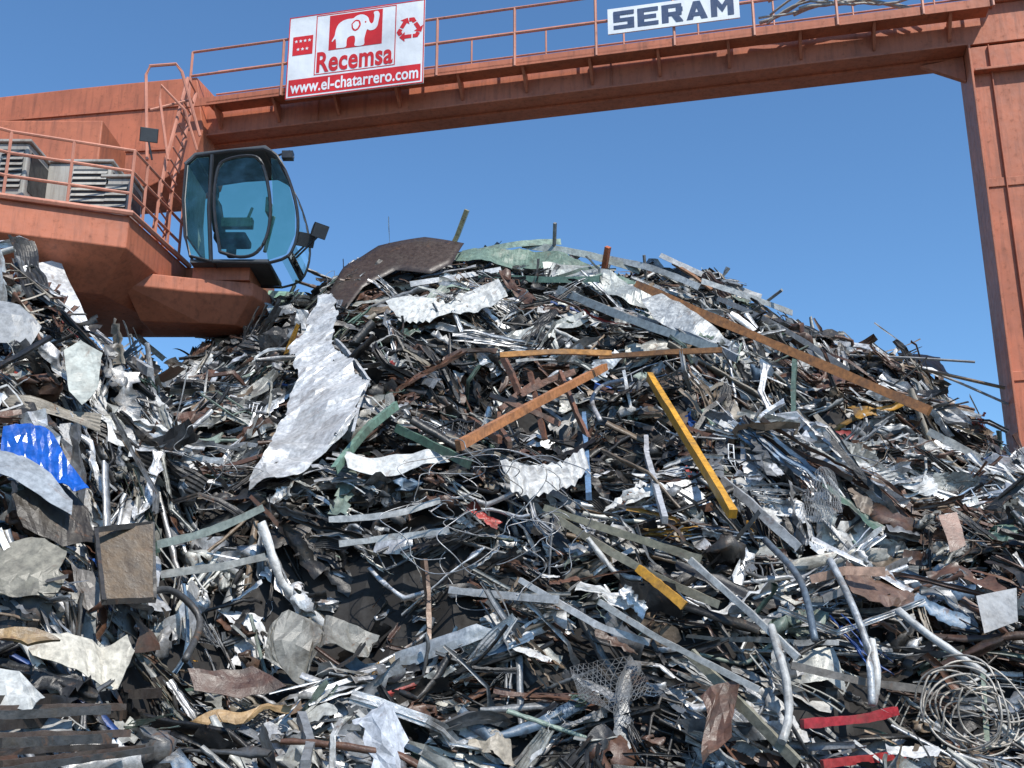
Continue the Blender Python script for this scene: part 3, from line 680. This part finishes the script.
for a,b,w_,c,l,k_ in [((690,652),(800,764),9,(.35,.33,.25),"long grey green profile sloping down",'L'),((545,508),(700,560),7,(.3,.28,.2),"olive grey flat profile on the heap",'L'),
    ((560,520),(720,605),7,(.33,.3,.22),"olive grey flat profile on the heap",'L'),((722,482),(800,548),8,(.5,.5,.5),"silver profile on the slope",'L'),((650,440),(665,520),7,(.65,.65,.66),"bent silver profile on the heap",'box'),
    ((425,560),(430,655),7,(.14,.08,.05),"rusty upright profile jutting from the heap",'L'),((300,715),(305,766),11,(.3,.31,.32),"grey upright profile at the foot",'box'),((160,575),(265,555),7,(.4,.4,.37),"grey thin profile on the heap",'L'),
    ((155,545),(262,508),7,(.3,.34,.30),"greenish grey profile on the heap",'L'),((810,580),(885,573),8,(.45,.28,.2),"pinkish rusty profile on the slope",'L'),((930,432),(980,460),7,(.4,.4,.38),"grey profile at heap edge",'L'),
    ((520,580),(650,640),6,(.6,.6,.6),"thin silver profile on the heap",'box'),((600,600),(760,690),6,(.5,.5,.48),"long grey profile on the heap",'L'),((690,560),(800,660),6,(.62,.62,.6),"pale profile running down the slope",'box'),
    ((60,300),(150,372),6,(.6,.61,.62),"silver profile on the near mound",'box'),((105,300),(165,360),5,(.55,.56,.58),"thin silver profile on the near mound",'L'),((450,590),(560,600),7,(.5,.5,.5),"silver profile lying flat",'L'),
    ((330,520),(440,500),6,(.6,.6,.58),"white thin profile lying flat",'L'),((340,545),(450,530),6,(.5,.51,.5),"white thin profile lying flat",'L'),((820,600),(905,560),6,(.2,.2,.2),"dark profile on the slope",'L'),
    ((790,665),(930,690),7,(.2,.18,.16),"grey brown profile on the slope",'L'),((985,676),(990,752),7,(.3,.36,.28),"greenish upright bar",'L')]:
    if len(l.split())<4: l+=" on the scrap heap"
    beam(SP,a,b,w_,c,l,MP,.2,kind=k_,bend=random.uniform(-.08,.08))
for a,b,w_,c,l in [((455,258),(560,243),6,(.25,.34,.28),"green flat strip along the crest"),((520,246),(640,272),7,(.38,.42,.39),"grey green strip along the crest"),((600,258),(700,288),6,(.5,.52,.52),"silver strip along the crest"),
    ((660,256),(760,297),5,(.5,.5,.5),"grey strip along the crest"),((700,282),(790,314),6,(.4,.42,.42),"grey strip along the shoulder"),((560,290),(720,350),8,(.38,.42,.42),"wide grey strip below the crest"),
    ((480,275),(600,280),6,(.12,.2,.15),"dark green strip below the crest"),((410,285),(500,270),5,(.62,.62,.62),"white strip below the crest"),((790,325),(868,352),6,(.62,.63,.63),"white strip on the shoulder"),
    ((720,300),(850,372),5,(.3,.3,.3),"dark grey strip on the shoulder"),((640,318),(740,360),7,(.5,.53,.55),"bluish strip below the crest")]:
    if len(l.split())<4: l+=" of the heap"
    beam("flat_strip",a,b,w_,c,l,"metal strip",.2,pull=.55,kind='L',bend=.08)
for (a,b,w_,c,l) in [((455,238),(467,210),8,(.4,.36,.2),"weathered tan stake jutting from the crest"),((553,242),(555,223),5,(.3,.3,.3),"grey stub jutting from the crest"),
    ((603,268),(608,247),9,(.5,.14,.06),"orange rusty stub jutting from the crest"),((645,285),(644,255),4,(.2,.2,.2),"dark rod jutting from the crest"),
    ((768,300),(782,290),5,(.3,.32,.33),"grey bar jutting from the crest"),((930,372),(1005,388),4,(.25,.18,.12),"thin rusty rod jutting from the slope"),
    ((950,380),(1010,405),3,(.4,.4,.4),"thin grey rod jutting from the slope"),((900,358),(975,362),3,(.3,.3,.3),"thin grey rod jutting from the slope"),((690,275),(712,290),5,(.4,.2,.1),"rusty stub on the crest")]:
    p0=at_y(*a,19.3 if a[0]<800 else 17.5); p1=at_y(*b,19.0 if a[0]<800 else 17.2); dd=(p1-p0).normalized(); p0=p0-dd*.5 if a[0]<900 else p0-dd*.8
    r=w_*20/F/2*.8; g=Geo(); g.tube([p0,p0.lerp(p1,.5)+Vector((.03,0,.01)),p1],r,4); o=g.obj("metal_rod",M_CLEAN); prop(o,c,0,l,"metal rod")
SM="sheet metal"
sheet("crumpled_white_sheet",[(318,296),(338,300),(335,330),(330,345),(346,356),(368,384),(356,410),(350,432),(326,448),(300,470),(248,492),(262,462),(276,430),(292,392),(300,372),(289,348),(306,328)],(.76,.75,.73),"tall crumpled white metal sheet draped on the heap",SM,metal=.3,pull=1.45,amp=.10,freq=7,cuts=6,up=.2,fine=.05)
for a,b in (((336,342),(370,382)),((370,382),(354,434))):
    beam("bent_bar",a,b,5,(.66,.66,.65),"pale bent bar beside the crumpled white sheet","metal bar",.3,pull=1.5,kind='L')
sheet("rusted_curved_sheet",[(326,292),(343,264),(378,245),(425,236),(464,238),(452,260),(430,272),(395,270),(362,286),(345,308)],(.06,.04,.032),"dark rusted stiff curved sheet on the crest",SM,pull=1.1,amp=.03,freq=2,up=.6,mat=M_CLEAN,fine=0,curve=.08,smooth=True,jag=0)
sheet("ribbed_white_sheet",[(385,304),(440,296),(500,281),(508,296),(470,312),(430,322),(400,320)],(.66,.66,.63),"white ribbed bumper panel near the crest","metal panel",pull=.7,amp=.05,rib=(1,0,.2,.025,60),cuts=8,jag=0)
sheet("ribbed_white_sheet",[(498,458),(520,464),(560,460),(582,444),(588,468),(575,488),(530,498),(508,490)],(.68,.67,.64),"white ribbed curved panel on the middle slope","metal panel",pull=.8,amp=.06,rib=(1,0,.1,.025,60),cuts=9,jag=0)
sheet("white_sheet",[(345,455),(440,450),(450,460),(400,470),(352,470)],(.7,.7,.67),"flat white panel edge in the scrap","metal panel",pull=.6,amp=.07)
sheet("green_sheet",[(210,330),(225,306),(262,290),(305,292),(300,300),(262,303),(238,318),(232,332)],(.42,.56,.48),"pale green curved body panel",SM,pull=1.0,amp=.04,smooth=True,jag=0,fine=0)
sheet("green_sheet",[(462,250),(530,249),(600,266),(640,286),(610,284),(560,270),(500,264),(455,262)],(.17,.25,.2),"grey green sheet lying along the crest",SM,pull=.5,amp=.08)
sheet("grey_sheet",[(540,264),(590,264),(660,298),(650,306),(600,292),(550,280)],(.4,.43,.42),"grey sheet lying along the crest",SM,pull=.6,amp=.07,metal=.3)
sheet("silver_sheet",[(640,300),(665,292),(720,330),(752,362),(735,364),(690,335),(652,318)],(.5,.52,.52),"silver bent strip of sheet",SM,pull=.6,amp=.05,metal=.5)
sheet("white_sheet",[(22,266),(60,260),(74,290),(88,320),(60,330),(42,320),(30,296)],(.8,.8,.8),"white bent sheet on the near mound",SM,pull=1.6,amp=.03,freq=4,jag=0,fine=.008)
sheet("grey_sheet",[(-6,300),(20,306),(42,328),(30,345),(-6,342)],(.3,.31,.32),"dark grey bent panel on the near mound",SM,pull=.7,amp=.03,jag=0,fine=.01)
sheet("grey_sheet",[(64,352),(82,342),(104,356),(96,388),(80,404),(66,390)],(.45,.48,.44),"pale grey green panel on the near mound",SM,pull=.8,amp=.03,jag=0,fine=.01)
sheet("grey_sheet",[(90,270),(120,278),(150,300),(140,312),(110,302),(88,290)],(.2,.2,.21),"dark grey crumpled panel on the near mound",SM,pull=.3,amp=.08)
sheet("blue_container",[(0,432),(30,424),(52,436),(74,466),(86,490),(70,494),(45,470),(18,458),(0,454)],(.012,.11,.5),"vivid glossy blue plastic container shell","plastic container",pull=1.0,amp=.07,freq=7,cuts=6,fine=.03,mat=M_PLAS)
sheet("curved_white_rim",[(-8,446),(22,458),(50,476),(72,500),(70,516),(40,496),(10,480),(-8,474)],(.36,.39,.42),"curved grey rim below the blue shell","metal panel",pull=.8,amp=.03,jag=0,fine=.01)
sheet("rusty_plate",[(96,530),(152,524),(154,600),(104,602)],(.13,.085,.045),"square rusty framed plate standing on the mound","metal plate",pull=.8,amp=.012,mat=M_OBJ,jag=0,fine=.008)
for a,b in (((96,530),(152,524)),((152,524),(154,600)),((154,600),(104,602)),((104,602),(96,530))):
    beam("dark_bar",a,b,5,(.05,.045,.04),"dark edge bar of a rusty plate","metal bar",pull=1.0,kk=.005)
sheet("beige_cover",[(-8,545),(30,538),(62,552),(66,580),(50,600),(-8,598)],(.26,.24,.19),"dented beige grey panel on the mound","metal panel",pull=.6,amp=.12,freq=7,cuts=7,mat=M_CLEAN,fine=.03)
sheet("beige_cover",[(60,560),(98,568),(110,590),(94,608),(64,602)],(.2,.18,.16),"dented grey panel on the mound","metal panel",pull=.5,amp=.12,freq=7,cuts=6,mat=M_CLEAN,fine=.03)
sheet("burnt_sheet",[(10,500),(52,480),(92,508),(98,540),(60,548),(20,532)],(.05,.04,.03),"dark burnt panel on the mound","metal panel",pull=.6,amp=.06,mat=M_OBJ)
sheet("white_foam_sheet",[(20,645),(70,634),(128,642),(142,664),(118,684),(70,678),(36,664)],(.68,.63,.52),"torn white sheet with yellow foam","foam sheet",pull=.7,amp=.1,freq=8,cuts=6,fine=.03)
sheet("yellow_foam",[(-6,640),(40,634),(62,644),(30,650),(-6,648)],(.42,.27,.12),"ragged yellow foam strip on the mound","foam",pull=.75,amp=.08,freq=9,thick=.03,mat=M_OBJ)
sheet("yellow_foam",[(168,728),(215,716),(262,710),(292,702),(286,712),(240,724),(190,734)],(.45,.29,.14),"ragged ochre foam strip at the foot of the mound","foam",pull=.7,amp=.08,freq=9,thick=.03,mat=M_OBJ,jag=.03)
sheet("white_block",[(-8,668),(20,672),(46,694),(30,706),(-8,700)],(.6,.6,.57),"white ridged block on the mound","metal panel",pull=.6,amp=.03,rib=(0,.3,1,.02,60))
for k in range(9):
    beam("dark_board",(-20+random.uniform(-5,25),700+9*k+random.uniform(-3,3)),(110+random.uniform(0,60),698+7*k+random.uniform(-8,8)),random.uniform(5,9),[(.045,.035,.03),(.09,.06,.045),(.06,.06,.06)][k%3],"dark straight board stacked at the foot","board",pull=.55+.05*k,mat=M_OBJ,kk=.004)
sheet("rusty_mat",[(180,672),(260,664),(290,690),(230,702),(190,694)],(.1,.05,.035),"rusty brown mat of scrap","metal sheet",pull=.5,amp=.1,mat=M_OBJ)
sheet("grey_tarp",[(285,622),(330,610),(368,624),(372,646),(330,664),(300,684),(272,668)],(.27,.26,.23),"crumpled grey sheet at the lower heap",SM,pull=.5,amp=.18,freq=7,cuts=6,mat=M_OBJ,fine=.05)
sheet("white_sheet",[(355,730),(388,722),(408,738),(404,768),(370,775)],(.6,.63,.68),"white folded sheet at the foot of the heap",SM,pull=.6,amp=.18,freq=8,fine=.04)
sheet("silver_sheet",[(395,646),(480,622),(500,628),(470,644),(420,660),(398,658)],(.5,.51,.51),"silver bent sheet on the lower heap",SM,pull=.6,amp=.08,metal=.5)
sheet("square_sheet",[(976,596),(1016,588),(1018,622),(984,634)],(.3,.31,.32),"grey square box panel on the heap","metal panel",pull=.6,amp=.01,jag=0,fine=0)
sheet("rusty_sheet",[(900,352),(940,358),(952,376),(915,376)],(.24,.12,.08),"rusty bent sheet at the heap edge",SM,pull=.4,amp=.08,mat=M_OBJ)
sheet("rusty_sheet",[(940,515),(960,512),(966,545),(948,552)],(.34,.2,.15),"pinkish rusty sheet on the slope",SM,pull=.5,amp=.04,mat=M_OBJ)
sheet("rusty_sheet",[(700,690),(740,680),(745,735),(715,752)],(.14,.07,.045),"rusty folded sheet at the lower slope",SM,pull=.5,amp=.18,freq=7,mat=M_OBJ,fine=.04)
sheet("rusty_sheet",[(845,560),(890,565),(915,600),(880,606),(850,590)],(.17,.1,.07),"brown folded sheet on the slope",SM,pull=.45,amp=.15,freq=7,mat=M_OBJ,fine=.03)
sheet("wire_netting",[(800,515),(818,470),(832,476),(842,515),(825,528)],(.25,.25,.25),"crumpled steel wire netting on the slope","wire netting",pull=.6,amp=.08,cuts=9,wire=.006,mat=M_OBJ,jag=0)
sheet("wire_netting",[(570,668),(640,655),(655,690),(610,712),(575,700)],(.22,.22,.22),"crumpled steel wire netting on the lower heap","wire netting",pull=.5,amp=.1,cuts=9,wire=.006,mat=M_OBJ,jag=0)
def coil(name,u,v,rpx,loops,r,col,lab,pull=.6,metal=.2,spread=1.,e0=.4):
    c=hit(u,v,pull); R=rpx*c.length/F; g=Geo()
    for k in range(loops):
        n=Vector((random.gauss(0,.5),-1,random.gauss(.2,.5))).normalized(); a=n.cross(Vector((0,0,1))).normalized(); b=n.cross(a)
        cc=c+Vector((random.gauss(0,.16),random.gauss(0,.08),random.gauss(0,.12)))*R*1.5*spread; rr=R*random.uniform(.55,1.1); e=random.uniform(e0,1)
        a0=random.uniform(0,6); sw=random.uniform(3.5,6.2)/spread; w1=random.uniform(.05,.25)*spread*.6; p1=random.uniform(0,6)
        g.tube([cc+a*(rr*(1+w1*math.sin(i*.4+p1))*math.cos(a0+sw*i/28))+b*(rr*e*math.sin(a0+sw*i/28))+n*(.05*math.sin(i*.3+p1)) for i in range(29)],r,5)
    o=g.obj(name,M_OBJ,smooth=True); prop(o,col,metal,lab,"cable")
coil("cable_coil",972,712,44,15,.010,(.55,.5,.43),"loose coil of pale cable at the foot of the heap",.9,e0=.75)
coil("wire_tangle",500,525,60,16,.006,(.5,.5,.5),"tangle of thin silver wire on the heap",.7,.6,2.)
coil("wire_tangle",190,480,40,12,.006,(.4,.4,.4),"tangle of thin grey wire on the heap",.6,.5,2.)
coil("wire_tangle",460,500,36,10,.006,(.5,.5,.5),"tangle of thin silver wire on the heap",.7,.6,2.)
for a,b,w_ in (((503,358),(520,395),6),((520,395),(575,372),6),((540,380),(500,410),6),((560,372),(590,440),5),((500,410),(510,445),6),((470,420),(500,440),6),((530,372),(545,440),5),((490,395),(560,425),5)):
    beam("rusty_bar",a,b,w_,(.22,.10,.06),"rust red broken bar in the hollow","metal bar",pull=1.0,mat=M_OBJ)
for pts,c,l in (([(600,420),(592,400),(604,385),(625,380)],(.6,.6,.62),"silver"),([(575,385),(560,372),(548,380)],(.6,.6,.6),"silver"),([(830,560),(850,600),(868,650),(872,705)],(.55,.57,.58),"pale grey"),([(265,385),(300,345),(345,352),(368,385)],(.7,.7,.7),"white"),([(765,540),(800,580),(815,640)],(.16,.2,.24),"blue grey"),([(130,600),(170,590),(200,620),(185,660)],(.1,.1,.1),"dark grey")):
    P=[hit(u,v,.65) for u,v in pts]; g=Geo(); g.tube(smooth_line(P),.036,8); o=g.obj("curved_tube",M_OBJ,smooth=True); prop(o,c,.3,l+" curved tube on the scrap heap","tube")
KP=np.array([k[:] for k in KEEP])
# ------------------------------------------------------------ individuals
KINDS=[("metal_channel",t_channel,260,20,"bent","channel","metal channel"),("aluminium_profile",t_prof,220,20,"bent","window profile","metal profile"),("bent_pipe",t_pipe,60,10,"bent","pipe","pipe"),("crumpled_sheet",t_sheet,280,24,"crumpled","metal sheet","sheet metal"),
 ("folded_sheet",t_fold,290,22,"folded","casing strip","sheet metal"),
 ("metal_strip",t_strip,130,14,"twisted","metal strip","metal strip"),("ribbed_sheet",t_corr,35,7,"buckled","ribbed sheet","sheet metal"),("metal_grating",t_frame,50,9,"bent","grating","metal grating"),
 ("strip_bundle",t_bundle,200,16,"crushed","bundle of strips","metal strips"),("crushed_lump",t_lump,110,12,"crushed","metal lump","scrap metal"),("steel_wire",t_wire,50,8,"tangled","steel wire","wire")]
for nm,fn,cnt,nv,stt,wd,cat in KINDS:
    ms=[]
    for k in range(nv):
        V,Fc=fn(); me=mesh_from(V,Fc,nm); me.materials.append(M_OBJ)
        if nm in("bent_pipe","steel_wire"):
            for q in me.polygons: q.use_smooth=True
        ms.append(me)
    for k in range(cnt):
        for _ in range(14):
            x,y,z,gx,gy=sample_pt(vis=True)
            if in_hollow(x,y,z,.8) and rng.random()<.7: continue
            if ((KP-np.array([x,y,z]))**2).sum(1).min()>.85**2: break
        R,n=orient(x,y,z,gx,gy,.08,.5)
        sc=rng.uniform(.7,1.15)
        if nm=="aluminium_profile": sc*=.85
        d=rng.uniform(0,.18); p=PAL[pick(x,y,z)]
        if z>9.0: d*=.3
        o=bpy.data.objects.new(nm,ms[rng.integers(nv)]); COL.objects.link(o)
        M=Matrix(((R[0,0]*sc,R[0,1]*sc,R[0,2]*sc,x+n[0]*d),(R[1,0]*sc,R[1,1]*sc,R[1,2]*sc,y+n[1]*d),(R[2,0]*sc,R[2,1]*sc,R[2,2]*sc,z+n[2]*d),(0,0,0,1)))
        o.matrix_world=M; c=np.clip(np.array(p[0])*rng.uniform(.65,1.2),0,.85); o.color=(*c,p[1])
        o["label"]=f"{p[3]} {stt} {wd} on the scrap heap"; o["category"]=cat; o["group"]=f"{wd} pieces scattered over the scrap heap"
